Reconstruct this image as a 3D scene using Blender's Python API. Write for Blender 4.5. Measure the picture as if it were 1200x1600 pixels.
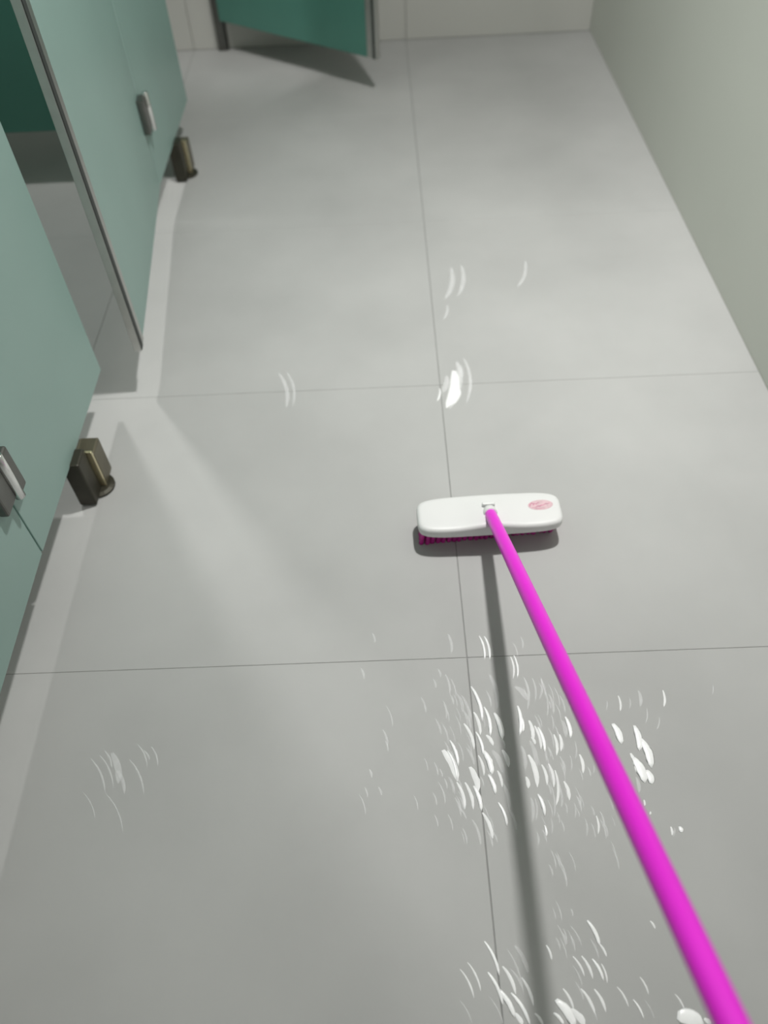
import bpy, bmesh, math, random
from mathutils import Vector, Matrix

# ---------------------------------------------------------------- scene, camera, light
for o in list(bpy.data.objects):
    bpy.data.objects.remove(o, do_unlink=True)
scn = bpy.context.scene
COL = scn.collection
R = math.radians

CAM_H = 1.24
PITCH, YAW, ROLL = R(50.312), R(-1.443), R(-3.384)
FOCAL_PX = 1228.2                      # for a 1200 x 1600 frame

cam_data = bpy.data.cameras.new('camera')
cam = bpy.data.objects.new('camera', cam_data)
COL.objects.link(cam)
fwd = Vector((0, math.cos(PITCH), -math.sin(PITCH)))
up = Vector((0, math.sin(PITCH), math.cos(PITCH)))
right = Vector((1, 0, 0))
turn = Matrix.Rotation(-YAW, 3, 'Z')
fwd, up, right = turn @ fwd, turn @ up, turn @ right
r2 = right * math.cos(ROLL) + up * math.sin(ROLL)
u2 = -right * math.sin(ROLL) + up * math.cos(ROLL)
cam.matrix_world = Matrix((
    (r2.x, u2.x, -fwd.x, 0.0),
    (r2.y, u2.y, -fwd.y, 0.0),
    (r2.z, u2.z, -fwd.z, CAM_H),
    (0, 0, 0, 1)))
cam_data.sensor_width = 36
cam_data.lens = FOCAL_PX * 36 / 1600
cam_data.clip_start = 0.02
cam_data.dof.use_dof = True
cam_data.dof.focus_distance = 1.25
cam_data.dof.aperture_fstop = 2.3
scn.camera = cam

world = bpy.data.worlds.new('world')
scn.world = world
world.use_nodes = True
world.node_tree.nodes['Background'].inputs[0].default_value = (0.75, 0.80, 0.78, 1)
world.node_tree.nodes['Background'].inputs[1].default_value = 0.3

CEIL = 2.65
def disk_light(name, loc, size, power, col=(1, 0.99, 0.96), shape='DISK', size_y=None, spread=180):
    d = bpy.data.lights.new(name, 'AREA')
    d.shape = shape
    d.size = size
    if size_y: d.size_y = size_y
    d.energy = power
    d.color = col
    d.spread = R(spread)
    o = bpy.data.objects.new(name, d)
    o.location = loc
    COL.objects.link(o)
    return o
disk_light('lamp_light', (0.42, 1.48, CEIL - 0.03), 0.13, 17.0, spread=120)
disk_light('fill_light', (0.15, -1.40, CEIL - 0.03), 1.2, 4.0, shape='RECTANGLE', size_y=0.6)  # unseen soft panel added behind the camera as fill
disk_light('stall_light', (-1.12, 2.25, CEIL - 0.03), 0.13, 12.0)
disk_light('stall_light', (-1.25, 0.55, CEIL - 0.03), 0.13, 5.0)

scn.view_settings.view_transform = 'Standard'
scn.view_settings.look = 'None'
scn.view_settings.gamma = 1
scn.view_settings.use_curve_mapping = False
scn.view_settings.exposure = 0.75

# ---------------------------------------------------------------- materials
def mat(name, col, rough=0.5, metal=0.0, spec=0.5, noise=None, bump=None, coat=0.0, rough_noise=None):
    """noise=(scale, amount, detail): world-space mottling of the colour; bump=(scale, strength)."""
    m = bpy.data.materials.new(name)
    m.use_nodes = True
    nt = m.node_tree
    b = nt.nodes['Principled BSDF']
    b.inputs['Base Color'].default_value = (*col, 1)
    b.inputs['Roughness'].default_value = rough
    b.inputs['Metallic'].default_value = metal
    b.inputs['Specular IOR Level'].default_value = spec
    b.inputs['Coat Weight'].default_value = coat
    geo = nt.nodes.new('ShaderNodeNewGeometry')
    def tex(scale, detail=4):
        n = nt.nodes.new('ShaderNodeTexNoise')
        n.inputs['Scale'].default_value = scale
        n.inputs['Detail'].default_value = detail
        nt.links.new(geo.outputs['Position'], n.inputs['Vector'])
        return n
    if noise:
        n = tex(noise[0], noise[2])
        r = nt.nodes.new('ShaderNodeMapRange')
        r.inputs['From Min'].default_value = 0.3
        r.inputs['From Max'].default_value = 0.7
        r.inputs['To Min'].default_value = 1 - noise[1]
        r.inputs['To Max'].default_value = 1 + noise[1]
        nt.links.new(n.outputs['Fac'], r.inputs['Value'])
        mul = nt.nodes.new('ShaderNodeVectorMath')
        mul.operation = 'SCALE'
        mul.inputs[0].default_value = col
        nt.links.new(r.outputs['Result'], mul.inputs['Scale'])
        nt.links.new(mul.outputs['Vector'], b.inputs['Base Color'])
    if rough_noise:
        n = tex(rough_noise[0], 3)
        r = nt.nodes.new('ShaderNodeMapRange')
        r.inputs['From Min'].default_value = 0.35
        r.inputs['From Max'].default_value = 0.65
        r.inputs['To Min'].default_value = rough_noise[1]
        r.inputs['To Max'].default_value = rough_noise[2]
        nt.links.new(n.outputs['Fac'], r.inputs['Value'])
        nt.links.new(r.outputs['Result'], b.inputs['Roughness'])
    if bump:
        n = tex(bump[0], 3)
        bp = nt.nodes.new('ShaderNodeBump')
        bp.inputs['Strength'].default_value = bump[1]
        bp.inputs['Distance'].default_value = 0.01
        nt.links.new(n.outputs['Fac'], bp.inputs['Height'])
        nt.links.new(bp.outputs['Normal'], b.inputs['Normal'])
    return m

def glass_mat(name, col, through, rough=0.35, share=0.3):
    """Frosted green glass: matt reflecting face that lets some diffuse light through."""
    m = mat(name, col, rough, spec=0.4, noise=(3.0, 0.04, 3))
    nt = m.node_tree
    out = nt.nodes['Material Output']
    mix = nt.nodes.new('ShaderNodeMixShader')
    mix.inputs[0].default_value = share
    tr = nt.nodes.new('ShaderNodeBsdfTranslucent')
    tr.inputs['Color'].default_value = (*through, 1)
    nt.links.new(nt.nodes['Principled BSDF'].outputs[0], mix.inputs[1])
    nt.links.new(tr.outputs[0], mix.inputs[2])
    nt.links.new(mix.outputs[0], out.inputs['Surface'])
    return m

def film_mat(name, col, alpha, rough=0.3):
    m = mat(name, col, rough, noise=(40.0, 0.06, 4))
    m.node_tree.nodes['Principled BSDF'].inputs['Alpha'].default_value = alpha
    return m

M = {
    'tile': mat('floor_tile', (0.435, 0.435, 0.43), spec=0.13, noise=(2.6, 0.07, 5), rough_noise=(3.5, 0.42, 0.62), bump=(60, 0.02)),
    'grout': mat('grout', (0.27, 0.27, 0.265), 0.8, noise=(20, 0.1, 3)),
    'wall': mat('painted_wall', (0.55, 0.565, 0.515), 0.6, spec=0.3, noise=(1.5, 0.03, 3)),
    'wall_tile': mat('wall_tile', (0.56, 0.555, 0.525), 0.4, noise=(1.5, 0.03, 3)),
    'ceiling': mat('ceiling_paint', (0.80, 0.80, 0.78), 0.8, noise=(2, 0.02, 3)),
    'glass': glass_mat('frosted_green_glass', (0.385, 0.535, 0.50), (0.16, 0.50, 0.42), share=0.25),
    'glass_in': glass_mat('clear_green_glass_face', (0.115, 0.30, 0.245), (0.12, 0.46, 0.38), rough=0.22, share=0.2),
    'alu': mat('aluminium', (0.60, 0.60, 0.58), 0.38, 1.0, noise=(30, 0.05, 3)),
    'gasket': mat('dark_gasket', (0.035, 0.04, 0.038), 0.6, noise=(30, 0.1, 3)),
    'steel': mat('steel_fitting', (0.16, 0.16, 0.15), 0.35, 0.85, noise=(20, 0.1, 3)),
    'chrome': mat('bright_chrome', (0.85, 0.85, 0.84), 0.2, 1.0, noise=(20, 0.04, 3)),
    'bronze': mat('dark_bronze', (0.045, 0.042, 0.030), 0.45, 0.4, noise=(25, 0.15, 3)),
    'bronze2': mat('brown_bronze', (0.15, 0.135, 0.095), 0.4, 0.5, noise=(25, 0.12, 3)),
    'brass': mat('brass_edge', (0.72, 0.64, 0.42), 0.3, 0.8, noise=(25, 0.08, 3)),
    'white': mat('white_plastic', (0.735, 0.735, 0.735), 0.4, noise=(6, 0.02, 2)),
    'magenta': mat('magenta_plastic', (0.82, 0.018, 0.69), 0.36, noise=(5, 0.03, 2)),
    'bristle': mat('magenta_bristle', (0.50, 0.012, 0.27), 0.55, noise=(120, 0.25, 3)),
    'logo': mat('pink_print', (0.66, 0.46, 0.50), 0.45, noise=(150, 0.10, 3)),
    'logo2': mat('dark_pink_print', (0.56, 0.22, 0.32), 0.45, noise=(150, 0.15, 3)),
    'suds_glint': film_mat('soap_and_glint', (0.97, 0.97, 0.98), 1.0, 0.25),  # whites shared by real soap and the lamp glints shaped as streaks
    'suds_glint1': film_mat('thin_soap_and_glint', (0.97, 0.97, 0.98), 0.85, 0.5),
    'suds_glint0': film_mat('film_and_glint', (0.96, 0.96, 0.97), 0.42, 0.9),
    'lamp': mat('lamp_rim', (0.8, 0.8, 0.8), 0.4, noise=(5, 0.02, 2)),
}

# ---------------------------------------------------------------- helpers
def link(name, bm, material, parent=None, smooth=False, loc=None, rot=None):
    me = bpy.data.meshes.new(name)
    bmesh.ops.recalc_face_normals(bm, faces=bm.faces[:])
    bm.to_mesh(me)
    bm.free()
    mats = material if isinstance(material, (list, tuple)) else [material]
    for k in mats:
        me.materials.append(M[k])
    if smooth:
        for p in me.polygons:
            p.use_smooth = True
    o = bpy.data.objects.new(name, me)
    COL.objects.link(o)
    if parent: o.parent = parent
    if loc: o.location = loc
    if rot: o.rotation_euler = rot
    return o

def twin(src, parent=None, loc=None, rot=None):
    o = src.copy()
    COL.objects.link(o)
    if parent: o.parent = parent
    if loc is not None: o.location = loc
    if rot is not None: o.rotation_euler = rot
    return o

def empty(name, loc, rz=0.0):
    o = bpy.data.objects.new(name, None)
    o.empty_display_size = 0.1
    o.location = loc
    o.rotation_euler = (0, 0, rz)
    COL.objects.link(o)
    return o

def tag(o, label=None, cat=None, group=None, kind=None):
    if label: o['label'] = label
    if cat: o['category'] = cat
    if group: o['group'] = group
    if kind: o['kind'] = kind
    return o

def box(x0, x1, y0, y1, z0, z1, bevel=0.0, seg=2, bm=None):
    bm = bm or bmesh.new()
    r = bmesh.ops.create_cube(bm, size=1.0)
    vs = r['verts']
    for v in vs:
        v.co = Vector((x0 + (v.co.x + 0.5) * (x1 - x0), y0 + (v.co.y + 0.5) * (y1 - y0), z0 + (v.co.z + 0.5) * (z1 - z0)))
    if bevel:
        es = list({e for v in vs for e in v.link_edges})
        bmesh.ops.bevel(bm, geom=es, offset=bevel, segments=seg, affect='EDGES', profile=0.5)
    return bm

def rings(loops, bm=None, cap0=True, cap1=True):
    """Skin a list of equally long closed loops."""
    bm = bm or bmesh.new()
    vl = [[bm.verts.new(p) for p in lp] for lp in loops]
    n = len(vl[0])
    for a, b in zip(vl, vl[1:]):
        for i in range(n):
            j = (i + 1) % n
            bm.faces.new((a[i], a[j], b[j], b[i]))
    if cap0: bm.faces.new(vl[0][::-1])
    if cap1: bm.faces.new(vl[-1])
    return bm

def lathe(prof, n=20, bm=None, origin=(0, 0, 0)):
    ox, oy, oz = origin
    return rings([[(ox + r * math.cos(2 * math.pi * i / n), oy + r * math.sin(2 * math.pi * i / n), oz + z) for i in range(n)] for r, z in prof], bm)

def rod(p0, p1, prof, n=24):
    """Turned rod from p0 to p1; prof = [(t in metres from p0, radius)]."""
    p0, p1 = Vector(p0), Vector(p1)
    d = (p1 - p0).normalized()
    a = d.orthogonal().normalized()
    b = d.cross(a)
    return rings([[p0 + d * t + a * (r * math.cos(2 * math.pi * i / n)) + b * (r * math.sin(2 * math.pi * i / n)) for i in range(n)] for t, r in prof])

# ---------------------------------------------------------------- the room
X_L, X_R, Y_B, Y_F = -2.0, 0.861, 3.52, -2.4
STALL_X = -0.65
def struct(name, bm, material):
    return tag(link(name, bm, material), kind='structure')

floor = struct('floor', box(X_L - 0.1, X_R + 0.1, Y_F - 0.1, Y_B + 0.1, -0.08, -0.0012), 'grout')
PX, PY = 0.745, 0.7237
JX = [X_L, -1.45, -0.75, 0.114, X_R]
JY = [Y_F] + [0.687 + PY * k for k in range(-4, 4)] + [Y_B]
JG, JGX = 0.0003, 0.0010        # half joint widths: tight across, wider along
shared = {}
for i in range(len(JX) - 1):
    for j in range(len(JY) - 1):
        w, d = JX[i + 1] - JX[i], JY[j + 1] - JY[j]
        key = (round(w, 3), round(d, 3))
        loc = ((JX[i] + JX[i + 1]) / 2, (JY[j] + JY[j + 1]) / 2, 0)
        if key in shared:
            twin(shared[key], floor, loc)
        else:
            shared[key] = link('tile', box(-w / 2 + JGX, w / 2 - JGX, -d / 2 + JG, d / 2 - JG, -0.01, 0, 0.0005, 1), 'tile', floor, loc=loc)

struct('wall_right', box(X_R, X_R + 0.1, Y_F - 0.1, Y_B + 0.1, -0.08, CEIL), 'wall')
struct('wall_left', box(X_L - 0.1, X_L, Y_F - 0.1, Y_B + 0.1, -0.08, CEIL), 'wall')
struct('wall_front', box(X_L, X_R, Y_F - 0.1, Y_F, -0.08, CEIL), 'wall')
wb = struct('wall_back', box(X_L, X_R, Y_B + 0.008, Y_B + 0.108, -0.08, CEIL), 'grout')
WZ = [0.0, 0.72, 1.44, 2.16, CEIL]
for i in range(len(JX) - 1):
    for j in range(len(WZ) - 1):
        link('tile', box(JX[i] + 0.001, JX[i + 1] - 0.001, Y_B, Y_B + 0.010, WZ[j] + 0.001, WZ[j + 1] - 0.001, 0.0006, 1), 'wall_tile', wb)
struct('ceiling', box(X_L - 0.1, X_R + 0.1, Y_F - 0.1, Y_B + 0.1, CEIL, CEIL + 0.1), 'ceiling')

# ---------------------------------------------------------------- stall fronts
Z0, Z1 = 0.12, 1.95            # glass starts above the floor
TH = 0.012
DOOR_W = 0.765
HINGES = (0.865, 2.195, 3.468)
PILASTERS = ((0.868, 1.372), (2.198, 2.75))

def glass_sheet(name, x0, x1, y0, y1, z0, z1, parent, inner=None, **kw):
    """Glass sheet; the faces that look along `inner` are the clear side, the rest is the etched side."""
    o = link(name, box(x0, x1, y0, y1, z0, z1, 0.0015), ['glass', 'glass_in'], parent, **kw)
    if inner is not None:
        for p in o.data.polygons:
            if p.normal.dot(Vector(inner)) > 0.5:
                p.material_index = 1
    return o

HX = TH / 2
def stall(hinge_y, label):
    s = empty('toilet_stall', (STALL_X, hinge_y, 0))
    return tag(s, label, 'toilet stall', 'green glass toilet stalls', 'thing')

def add_door(s, loc, angle):
    d = glass_sheet('door', -HX, HX, -DOOR_W + 0.006, -0.001, Z0, Z1, s, (-1, 0, 0), loc=loc, rot=(0, 0, angle))
    # free edge: aluminium channel, dark seal, inner strip
    link('edge_profile', box(-HX - 0.004, HX + 0.001, -DOOR_W, -DOOR_W + 0.008, Z0 - 0.002, Z1, 0.001), 'alu', d)
    link('edge_seal', box(-HX - 0.003, HX + 0.003, -DOOR_W + 0.0004, -DOOR_W + 0.020, Z0, Z1, 0.001), 'gasket', d)
    link('edge_strip', box(-HX - 0.002, HX + 0.0025, -DOOR_W + 0.0202, -DOOR_W + 0.044, Z0, Z1, 0.001), 'alu', d)
    # self-closing lower hinge: two clamp blocks and a bright vertical knuckle
    x = HX - 0.004
    link('hinge_block', box(x + 0.004, x + 0.022, -0.048, -0.004, 0.278, 0.368, 0.004), 'steel', d)
    link('hinge_knuckle', lathe([(0.0075, 0), (0.0085, 0.001), (0.0085, 0.098), (0.0075, 0.099)], 14, origin=(x + 0.024, 0.002, 0.272)), 'chrome', d, smooth=True)
    link('hinge_leaf', box(x + 0.004, x + 0.020, 0.010, 0.044, 0.262, 0.352, 0.004), 'steel', d)

def add_panel(s, y0, y1):
    w = (y1 - y0) / 2
    p = glass_sheet('fixed_panel', -HX, HX, -w, w, Z0, Z1, s, (-1, 0, 0), loc=(0, (y0 + y1) / 2 - s.location.y, 0))
    link('foot', box(-0.012, 0.024, -0.045, 0.005, 0.004, Z0 + 0.004, 0.004), 'bronze', p)
    link('foot_bracket', box(-0.008, 0.034, 0.011, 0.062, 0.004, Z0 - 0.022, 0.004), 'bronze2', p)
    link('foot_edge', box(-0.008, 0.034, 0.0052, 0.0108, 0.005, Z0 - 0.010, 0.001), 'brass', p)
    link('foot_plate', lathe([(0.032, 0), (0.034, 0.002), (0.034, 0.006), (0.026, 0.009)], 20, origin=(0.016, 0.01, 0)), 'bronze', p)

def add_partition(s, y):
    x0, x1 = X_L - STALL_X, 0.0
    p = glass_sheet('partition', x0 + 0.002, x1 - 0.03, -HX, HX, 0.17, Z1, s, loc=(0, y - s.location.y, 0))
    for q in p.data.polygons:
        q.material_index = 1
    link('wall_channel', box(x0 + 0.001, x0 + 0.02, -0.012, 0.012, 0.17, Z1, 0.001), 'alu', p)
    link('front_channel', box(x1 - 0.032, x1 - 0.008, -0.012, 0.012, 0.17, Z1, 0.001), 'alu', p)

s1 = stall(HINGES[0], 'nearest green glass toilet stall at the left edge, its door closed')
add_door(s1, (0, 0, 0), R(1.0))
add_panel(s1, *PILASTERS[0])
add_partition(s1, 1.12)
s2 = stall(HINGES[1], 'middle green glass toilet stall with its metal-edged door slightly open')
add_door(s2, (0, 0, 0), R(5.9))
add_panel(s2, *PILASTERS[1])
add_partition(s2, 2.46)
s3 = stall(HINGES[2], 'farthest green glass toilet stall, its door swung wide open into the passage')
add_door(s3, (0.035, 0, 0), R(53.5))
pc = link('door_post', box(0.003, 0.037, Y_B - HINGES[2] - 0.026, Y_B - HINGES[2] - 0.001, 0.001, Z1, 0.002), 'steel', s3)
link('post_seal', box(0.0375, 0.043, Y_B - HINGES[2] - 0.02, Y_B - HINGES[2] - 0.006, 0.001, Z1, 0.001), 'gasket', pc)

# ---------------------------------------------------------------- floor brush
BX, BY, BROT = 0.179, 0.967, R(1.6)
BZ0, BZ1 = 0.042, 0.066
brush = empty('floor_brush', (BX, BY, 0), BROT)
tag(brush, 'white floor brush with magenta bristles and a long magenta handle', 'brush')
HL, HD = 0.140, 0.044
def outline(inset, n=720):
    pts = []
    a, b = HL - inset, HD - inset
    for i in range(n):
        t = 2 * math.pi * i / n
        c, s = math.cos(t), math.sin(t)
        e = 2 / 5.2
        pts.append((a * math.copysign(abs(c) ** e, c), b * math.copysign(abs(s) ** e, s)))
    # even spacing along the outline
    seg = [math.dist(pts[i], pts[(i + 1) % n]) for i in range(n)]
    tot, out = sum(seg), []
    m = 120
    for k in range(m):
        s_, i = tot * k / m, 0
        while i < n - 1 and s_ > seg[i]:
            s_ -= seg[i]
            i += 1
        f = min(1.0, s_ / seg[i])
        p, q = pts[i], pts[(i + 1) % n]
        out.append((p[0] + (q[0] - p[0]) * f, p[1] + (q[1] - p[1]) * f))
    return out
def top_z(x, y):
    hump = math.exp(-(x / 0.045) ** 2) * min(1.0, max(0.1, 0.62 - 0.55 * y / HD))
    return BZ1 + 0.009 * hump - 0.0015 * (x / HL) ** 2
def lv(inset, zfun):
    return [(x, y, zfun(x, y)) for x, y in outline(inset)]
loops = [lv(0.004, lambda x, y: BZ0), lv(0.001, lambda x, y: BZ0 + 0.002), lv(0.0, lambda x, y: BZ0 + 0.006)]
for ins, dz in ((0.0, 0.0075), (0.0008, 0.0045), (0.0028, 0.0018), (0.006, 0.0005), (0.010, 0.0), (0.018, 0), (0.028, 0), (0.036, 0)):
    loops.append(lv(ins, lambda x, y, dz=dz: top_z(x, y) - dz))
hb = rings(loops, cap1=False)
hb.verts.ensure_lookup_table()
last = list(hb.verts)[-120:]
hb.faces.new((last[0], last[1], last[119]))
for i in range(1, 59):
    hb.faces.new((last[i], last[i + 1], last[119 - i], last[120 - i]))
hb.faces.new((last[59], last[60], last[61]))
head = link('brush_head', hb, 'white', brush, smooth=True)

# handle geometry in world space, moved into the brush frame
inv = Matrix.Rotation(-BROT, 4, 'Z') @ Matrix.Translation((-BX, -BY, 0))
P0 = inv @ Vector((0.1795, 0.9545, 0.071))
P1 = inv @ Vector((0.220, 0.071, 0.579))
hd = (P1 - P0).normalized()
link('handle', rod(P0, P1, [(-0.012, 0.004), (-0.0105, 0.0078), (-0.006, 0.0100), (0.0, 0.0108), (0.02, 0.0113), (0.10, 0.0120), (0.30, 0.0124), (0.7, 0.0124),
     (1.18, 0.0124), (1.20, 0.0118), (1.206, 0.010), (1.208, 0.004)], 28), 'magenta', brush, smooth=True)
sock = link('handle_socket', rod(P0, P1, [(-0.020, 0.0100), (-0.016, 0.0135), (0.002, 0.0138), (0.003, 0.0125)], 24), 'white', head, smooth=True)
link('socket_rim', box(-0.0135, 0.0115, 0.006, 0.0125, BZ1 + 0.002, BZ1 + 0.0125, 0.002, 3), 'white', head)

# bristle tufts in rows under the head
TN, TR = 25, 5
tuft = None
rnd = random.Random(2)
for r_ in range(TR):
    for c_ in range(TN):
        x = -0.129 + 0.256 * c_ / (TN - 1)
        y = -0.022 + 0.046 * r_ / (TR - 1)
        lean = R(4 + 14 * c_ / (TN - 1) + rnd.uniform(-2, 2)) * (1 - 0.1 * r_)
        rot = (lean, 0, rnd.uniform(-0.2, 0.2))
        loc = (x, y, BZ0 + 0.003)
        if tuft is None:
            n = 8
            lp = []
            for z, rr, sx in ((-0.0445, 0.0052, 0.0035), (-0.033, 0.0049, 0.0024), (-0.016, 0.0042, 0.001), (0.0, 0.0034, 0.0)):
                lp.append([(rr * math.cos(2 * math.pi * k / n) - sx, rr * math.sin(2 * math.pi * k / n), z) for k in range(n)])
            tuft = link('bristle_tuft', rings(lp), 'bristle', head, loc=loc, rot=rot)
        else:
            twin(tuft, head, loc, rot)

# printed oval badge on the right end of the head
def oval(cx, cy, a, b, zoff, th, n=32, tilt=0.0):
    top, bot = [], []
    for i in range(n):
        t = 2 * math.pi * i / n
        x0, y0 = a * math.cos(t), b * math.sin(t)
        x = cx + x0 * math.cos(tilt) - y0 * math.sin(tilt)
        y = cy + x0 * math.sin(tilt) + y0 * math.cos(tilt)
        top.append((x, y, top_z(x, y) + zoff + th))
        bot.append((x, y, top_z(x, y) + zoff - 0.0003))
    return rings([bot, top])
logo = link('logo_oval', oval(0.100, 0.007, 0.0245, 0.0125, 0.0, 0.0003, tilt=0.06), 'logo', head)
def stroke(pts, w, zoff=0.0003, th=0.0003):
    L, Rr = [], []
    for i, p in enumerate(pts):
        a, b = pts[max(i - 1, 0)], pts[min(i + 1, len(pts) - 1)]
        dx, dy = b[0] - a[0], b[1] - a[1]
        l = math.hypot(dx, dy) or 1
        f = w * (0.35 + 0.65 * math.sin(math.pi * (i + 0.5) / len(pts)))
        L.append((p[0] - dy / l * f, p[1] + dx / l * f))
        Rr.append((p[0] + dy / l * f, p[1] - dx / l * f))
    o2 = L + Rr[::-1]
    return rings([[(x, y, top_z(x, y) + zoff - 0.0001) for x, y in o2], [(x, y, top_z(x, y) + zoff + th) for x, y in o2]])
for pts, w in ((((0.079, 0.004), (0.080, 0.009), (0.084, 0.0125), (0.087, 0.010), (0.086, 0.006)), 0.0013),
               (((0.086, 0.006), (0.089, 0.0115), (0.092, 0.009), (0.095, 0.0125), (0.099, 0.0125)), 0.0011),
               (((0.090, 0.0015), (0.094, 0.004), (0.098, 0.0035), (0.102, 0.006), (0.107, 0.0065)), 0.0012),
               (((0.106, 0.0065), (0.110, 0.009), (0.115, 0.0092), (0.119, 0.0115)), 0.0009),
               (((0.083, 0.002), (0.089, -0.0012), (0.098, -0.0025), (0.107, -0.001)), 0.0006)):
    link('logo_lettering', stroke(pts, w), 'logo2', logo)

# ---------------------------------------------------------------- ceiling lamp fittings
def lamp_fitting(x, y, r, label):
    t = empty('ceiling_lamp', (x, y, CEIL))
    tag(t, label, 'lamp')
    bm = bmesh.new()
    n = 28
    lp = []
    for rr, z in ((r / 2 + 0.004, -0.001), (r / 2 + 0.004, -0.02), (r / 2 + 0.012, -0.028), (r / 2 + 0.024, -0.012), (r / 2 + 0.026, -0.001)):
        lp.append([(rr * math.cos(2 * math.pi * i / n), rr * math.sin(2 * math.pi * i / n), z) for i in range(n)])
    lp.append(lp[0])
    link('rim', rings(lp[:-1], bm, False, False), 'lamp', t, smooth=True)
lamp_fitting(0.42, 1.48, 0.13, 'round recessed ceiling lamp above the brush')
lamp_fitting(-1.12, 2.25, 0.13, 'round recessed ceiling lamp above the middle stall')
lamp_fitting(-1.25, 0.55, 0.13, 'round recessed ceiling lamp above the nearest stall')

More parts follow.
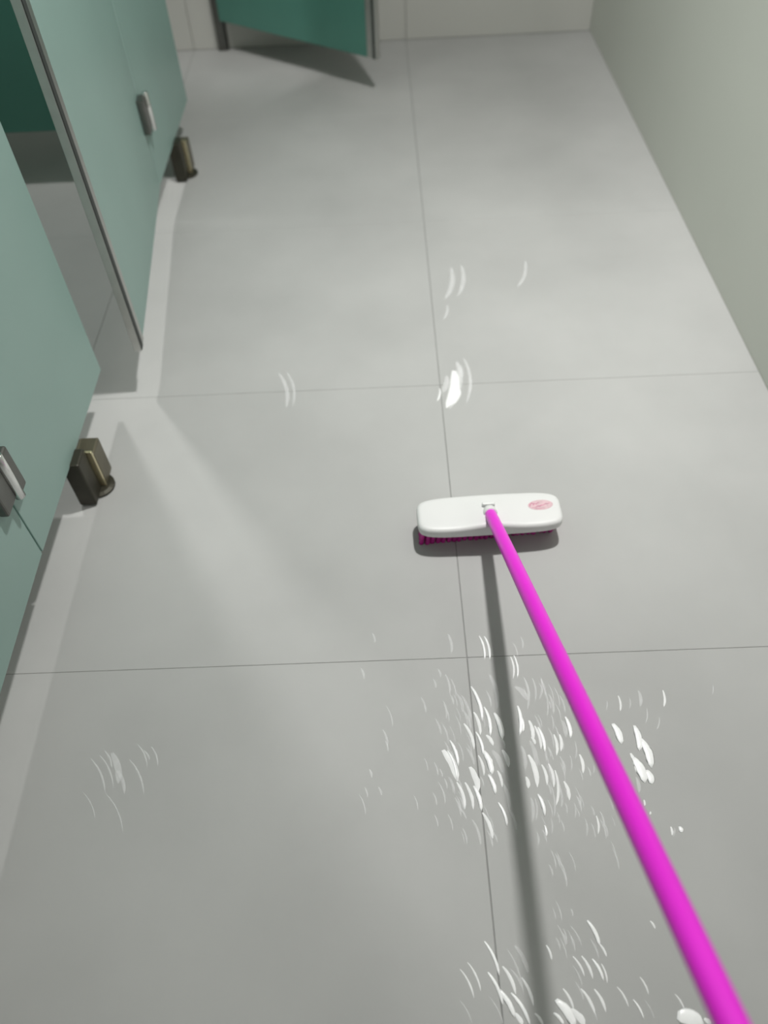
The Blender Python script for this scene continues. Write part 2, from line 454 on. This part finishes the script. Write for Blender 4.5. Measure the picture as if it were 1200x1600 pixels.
# ---------------------------------------------------------------- soap suds on the wet floor, with lamp glints modelled as white streaks
# (x0, y0, x1, y1 in mm on the floor, width in mm, thickness class)
SUDS_GLINTS = {
    'left': [(117,627,128,570,6,2), (135,589,139,543,5.9,2), (151,578,158,537,8.7,2), (117,546,124,511,5,2), (99,561,110,522,5,1), (73,533,82,494,5.3,2), (61,516,78,471,11.3,1), (68,515,78,472,4.5,2), (79,463,87,426,4.8,1), (92,462,100,425,4.8,1), (102,487,110,452,9.3,1), (105,456,112,421,6.2,2), (127,513,135,478,9.4,2), (130,474,137,446,6.3,2), (157,514,163,489,6.4,1), (145,480,149,457,4.1,1), (141,429,149,397,4.7,2), (115,414,125,380,5.4,1), (151,648,156,593,10,0), (134,541,142,525,5.8,1), (117,581,123,546,5.1,1), (141,513,153,479,11.3,0), (151,459,156,423,7.3,0), (156,418,163,389,5.4,0), (98,404,106,371,4.6,0), (67,603,69,575,4,0), (74,653,78,620,4.5,0), (99,586,108,555,5.1,0), (50,464,57,434,3.3,0), (78,426,88,408,3.6,0), (99,612,108,571,5.9,0), (125,389,132,373,3.6,0), (82,646,88,615,2.8,0), (99,520,108,494,5.7,0), (117,506,122,477,4.1,1), (157,536,161,520,4.6,0), (85,616,89,595,2.5,0), (64,531,71,502,3.8,0), (128,579,132,557,2.7,0), (80,615,83,599,4.2,0), (118,424,122,400,2.4,0), (80,471,85,447,3.8,0), (142,619,146,594,3.6,0), (107,593,111,571,2.3,0), (124,409,128,390,2.5,0), (130,483,135,456,3.8,0), (101,526,106,504,3,0), (74,558,80,530,2.2,0), (59,471,62,456,3.1,0), (100,546,106,515,2.5,0), (98,586,103,561,2.7,0), (81,440,85,424,3.1,0), (143,614,146,601,2.7,0), (117,472,120,457,2.7,0), (73,515,75,504,3.5,0), (119,388,124,366,3.8,0), (62,563,69,532,3.8,0), (82,392,86,372,3.5,0), (88,590,92,569,2.4,0), (79,388,82,372,2,0), (67,597,73,569,2.9,0), (90,618,96,585,3.1,0), (66,472,71,450,2.7,0), (86,529,91,501,2.7,0), (76,442,81,421,2.9,0), (40,448,44,431,3.3,0), (52,647,55,631,4,0), (40,414,44,398,3.1,0), (53,487,56,475,2.9,0), (94,614,99,589,2.9,0), (62,665,65,652,4.4,0), (74,439,80,414,3.9,0), (44,498,49,478,3.2,0), (80,449,86,422,2.2,0), (68,472,73,448,3.3,0), (85,577,91,547,3,0), (61,414,66,392,2.6,0), (52,571,58,547,4.3,0)],
    'right': [(191,589,188,543,6.6,2), (194,572,194,547,5,2), (207,563,208,532,5.8,1), (220,550,224,512,5.7,2), (207,535,211,524,4.2,1), (215,553,219,518,4.6,1), (193,626,209,603,12,0), (209,641,207,589,5.2,0), (223,640,222,603,4.4,0), (238,640,230,605,4.8,0), (239,624,238,575,3.9,0), (247,609,249,578,5.1,0), (268,567,270,534,6.5,2), (253,537,251,512,4.9,1), (244,537,243,506,4.6,1), (261,561,263,536,9.6,0), (204,527,207,487,9.4,0), (198,503,204,457,7.5,1), (188,519,189,484,7.5,0), (189,469,190,453,5.5,1), (204,440,209,410,5.8,2), (217,487,220,458,4.5,1), (231,518,233,502,4.5,0), (228,488,230,455,4.5,1), (236,476,230,428,4.4,1), (248,459,251,433,5.1,1), (225,456,223,409,3.6,0), (239,452,237,423,4.7,0), (244,426,244,412,2.9,0), (192,435,189,403,6.1,0), (198,433,195,404,4.3,0), (207,393,207,378,3.9,2), (218,403,216,383,3.2,0), (194,383,193,366,3.9,0), (229,412,230,398,2.9,0), (225,516,224,494,3.4,0), (252,493,250,472,3,0), (264,501,262,479,3,0), (245,572,244,549,3.1,0), (205,625,207,612,2.5,0), (245,598,246,585,3.2,0), (208,437,210,419,3.9,0), (223,573,226,553,2.2,0), (218,571,222,542,3.9,0), (233,632,236,614,2.7,0), (203,386,206,370,3.7,0), (217,432,221,409,2.9,0), (233,400,235,385,3.2,0), (235,468,239,443,3.1,0), (221,458,224,442,3.8,0), (274,618,277,585,4.2,0), (249,628,252,596,2.4,0), (249,461,250,450,2.3,0), (224,487,228,462,3.9,0), (209,641,213,609,2.2,0), (265,606,268,578,3.8,0), (246,490,249,463,2.4,0), (237,548,240,519,3.7,0), (212,498,213,487,2.1,0), (224,507,227,480,3.3,0), (237,638,240,608,4,0), (248,553,250,537,3.1,0), (274,612,275,598,3.5,0), (248,500,250,481,3.8,0), (258,621,261,590,2.6,0), (255,592,259,563,2.5,0), (204,406,208,384,2,0), (234,508,236,496,2.6,0), (251,541,255,514,4.1,0)],
    'lone': [(140,727,144,684,4.1,2), (149,726,153,684,4.5,2), (191,683,190,646,3.1,1), (197,685,197,646,3.6,2), (84,734,87,700,6.4,0), (199,711,203,687,2.7,0), (214,723,214,702,3.6,0)],
    'clump': [(344,552,350,521,10.8,2), (378,547,377,509,9.9,2), (384,524,389,481,12.2,2), (365,493,373,457,13.7,2), (381,473,384,453,10.4,2), (362,462,361,441,7.2,0), (362,501,364,474,5.7,1)],
    'flecks': [(342,594,338,580,2.6,0), (363,602,361,578,3.4,1), (399,610,396,585,6.8,0), (440,609,435,583,3.8,1), (405,577,398,555,2.9,0), (422,561,414,543,2.9,0), (410,385,411,377,6.9,2), (397,385,396,374,3.4,1), (402,383,397,372,3.1,0), (280,502,280,475,4.9,1), (276,524,272,498,3.3,0), (288,404,286,381,3.1,1), (270,401,268,378,3.5,0), (258,425,255,405,2.7,0), (366,427,365,419,3.1,1), (299,484,296,472,2.4,0), (381,597,377,581,2.6,0), (526,615,521,601,2.6,0), (372,409,370,405,2.7,1), (313,433,315,416,3.6,0), (265,433,266,423,2.3,0), (278,394,280,374,2.6,0), (311,402,313,390,2.1,0), (303,355,306,330,3,0), (275,478,277,463,2.5,0), (302,367,305,345,2.2,0), (264,449,267,422,2.3,0), (297,395,299,376,3.8,0), (260,417,262,405,2.1,0), (247,447,248,435,2.1,0), (324,448,326,422,3.4,0), (293,399,296,373,3.6,0), (295,411,297,390,3.4,0), (283,420,285,407,3.6,0), (289,481,291,468,3.8,0), (263,436,266,414,3.7,0), (269,436,271,419,2,0), (29,505,33,486,2.4,0), (-76,448,-68,421,2.6,0), (29,613,35,587,4,0), (-34,537,-30,521,3.2,0), (-74,673,-69,654,4.3,0), (-60,490,-57,478,4.1,0), (-53,743,-49,725,4.5,0), (10,444,14,425,2.2,0), (-30,597,-22,564,2.5,0), (-46,461,-42,449,4,0), (-37,556,-31,531,4,0), (-68,461,-64,447,3.5,0)],
    'front_left': [(100,236,114,198,4.2,2), (101,198,115,163,4.5,2), (113,178,129,149,6.9,2), (122,205,134,176,4.5,1), (131,224,144,176,2.8,0), (142,230,154,200,7.1,0), (146,191,156,162,3.8,1), (63,203,77,173,2.4,1), (74,211,87,181,2.4,1), (130,173,148,139,4.8,2), (100,169,113,141,2.4,0), (131,151,139,139,5.4,1), (60,166,72,142,2,0), (185,230,189,213,3.5,2), (158,150,166,138,3.4,1), (132,202,143,183,3.5,0)],
    'front_right': [(189,164,207,137,11.5,2), (183,150,193,138,4.7,2), (206,153,220,137,8.8,1), (248,259,258,230,5.4,2), (258,231,265,216,3.2,1), (246,211,255,187,4.2,2), (232,215,241,191,3.5,1), (220,215,230,194,2.8,1), (224,176,236,150,3.7,1), (231,160,238,142,3,0), (242,175,251,152,3.7,1), (200,177,209,156,3.4,1), (291,162,299,142,2.7,2), (273,177,282,157,2.4,1), (306,188,312,170,2.4,1), (306,161,313,142,2,0), (348,167,355,151,2.4,1), (257,205,260,185,2.4,1), (223,253,233,231,2.9,0), (205,254,211,231,2.9,0), (248,235,254,214,3.5,0), (218,204,225,182,2.1,0), (336,257,340,248,2.9,1), (218,184,224,166,3.1,0), (238,352,242,328,2.2,0), (223,330,226,308,3.7,0), (206,237,210,216,2.4,0), (218,248,221,231,2,0), (200,239,203,226,2.9,0), (227,276,228,267,3,0), (221,241,223,224,3,0), (207,286,211,263,2.5,0), (201,277,203,265,2.2,0), (222,340,226,315,3.4,0), (211,356,214,333,3.1,0), (219,353,222,332,2,0), (205,336,208,322,3.5,0), (212,250,214,237,2.5,0), (217,351,220,335,3.7,0), (211,244,213,232,3,0)],
    'corner': [(346,143,374,133,20,2), (356,144,369,133,10,2), (379,139,385,133,5.3,1)],
    'patch_left': [(-519,522,-488,472,3.9,0), (-486,531,-468,486,14.2,0), (-472,502,-455,468,7,0), (-454,518,-424,466,3.5,0), (-481,462,-447,408,2.7,0), (-505,527,-476,479,3.5,0), (-446,545,-426,511,3.2,0), (-434,535,-423,520,3.6,0), (-422,540,-408,511,3.6,0), (-520,467,-494,428,2.1,0), (-499,536,-484,511,4.3,0)],
    'patch_mid': [(159,1483,133,1341,19.5,0), (149,1453,126,1342,21.9,1), (166,1475,159,1423,14.8,0), (178,1494,171,1357,9.8,0), (112,1396,104,1359,4.4,1), (131,1439,120,1389,17.1,0), (153,1405,136,1345,16.9,1)],
    'patch_far': [(174,1881,151,1759,16.7,0), (203,1889,185,1770,14,0), (379,1900,346,1795,10,0), (152,1717,140,1665,8,0)],
    'patch_single': [(-270,1471,-248,1364,10.8,0), (-250,1472,-233,1369,7,0)],
}
SUDS_GLINT_LABEL = {
    'left': 'dense cluster of lamp glints modelled as white streaks left of the handle shadow',
    'right': 'dense cluster of lamp glints modelled as white streaks between the handle shadow and the handle',
    'lone': 'few short lamp glints modelled as white streaks just below the brush head',
    'clump': 'thick bright white soap clump right of the handle',
    'flecks': 'faint scattered flecks of modelled lamp glint and soap spread around the handle',
    'front_left': 'white streaks of modelled lamp glint and soap at the bottom edge, left of the handle shadow',
    'front_right': 'white streaks of modelled lamp glint and soap at the bottom edge, right of the handle shadow',
    'corner': 'white soap blob at the bottom edge beside the handle',
    'patch_left': 'pale soap smear alone on the left floor tile',
    'patch_mid': 'pale soap patch on the joint above the brush head',
    'patch_far': 'faint soap smears farthest up the floor beyond the brush',
    'patch_single': 'single pale soap stroke left of the tile joint',
}
def suds_glint_strip(bm, x0, y0, x1, y1, w, cls, rnd):
    """One domed, slightly bowed smear lying on the tile, for soap and for modelled lamp glints."""
    a, b = Vector((x0, y0, 0)), Vector((x1, y1, 0))
    d = b - a
    L = max(d.length, 0.002)
    d = d / L if d.length > 0 else Vector((0, -1, 0))
    nrm = Vector((-d.y, d.x, 0))
    bow = 0.09 * L * (1 if nrm.x > 0 else -1)
    a, L = a - d * (0.06 * L), L * 1.16
    hgt = (0.00015, 0.0005, 0.0014)[cls]
    w *= (0.8, 1.1, 1.2)[cls]
    ns, nc = 7, 4
    idx0 = len(bm.verts)
    loops = []
    for i in range(ns + 1):
        t = i / ns
        c = a + d * (t * L) + nrm * (bow * 4 * t * (1 - t))
        f = max(0.10, (math.sin(math.pi * min(1.0, 0.06 + 0.94 * t) ** 1.2)) ** 0.38)
        lp = []
        for k in range(nc + 1):
            ang = math.pi * k / nc
            jit = 1 + rnd.uniform(-0.12, 0.12)
            lp.append(bm.verts.new(c + nrm * (w / 2 * f * math.cos(ang) * jit) + Vector((0, 0, hgt * f * math.sin(ang) + 0.0001))))
        loops.append(lp)
    for p, q in zip(loops, loops[1:]):
        for k in range(nc):
            fc = bm.faces.new((p[k], p[k + 1], q[k + 1], q[k]))
            fc.material_index = cls
            fc.smooth = True
        if cls == 2:
            fc = bm.faces.new((p[nc], p[0], q[0], q[nc]))
            fc.material_index = cls
    for lp in ((loops[0], loops[-1]) if cls == 2 else ()):
        fc = bm.faces.new(lp)
        fc.material_index = cls
rs = random.Random(9)
for key, rows in SUDS_GLINTS.items():
    bm = bmesh.new()
    for x0, y0, x1, y1, w, cls in rows:
        suds_glint_strip(bm, x0 / 1000, y0 / 1000, x1 / 1000, y1 / 1000, w / 1000, cls, rs)
    o = link('suds_and_glints', bm, ['suds_glint0', 'suds_glint1', 'suds_glint'], smooth=False)
    for p in o.data.polygons:
        p.use_smooth = len(p.vertices) == 4
    tag(o, SUDS_GLINT_LABEL[key], 'soap suds', kind='stuff')
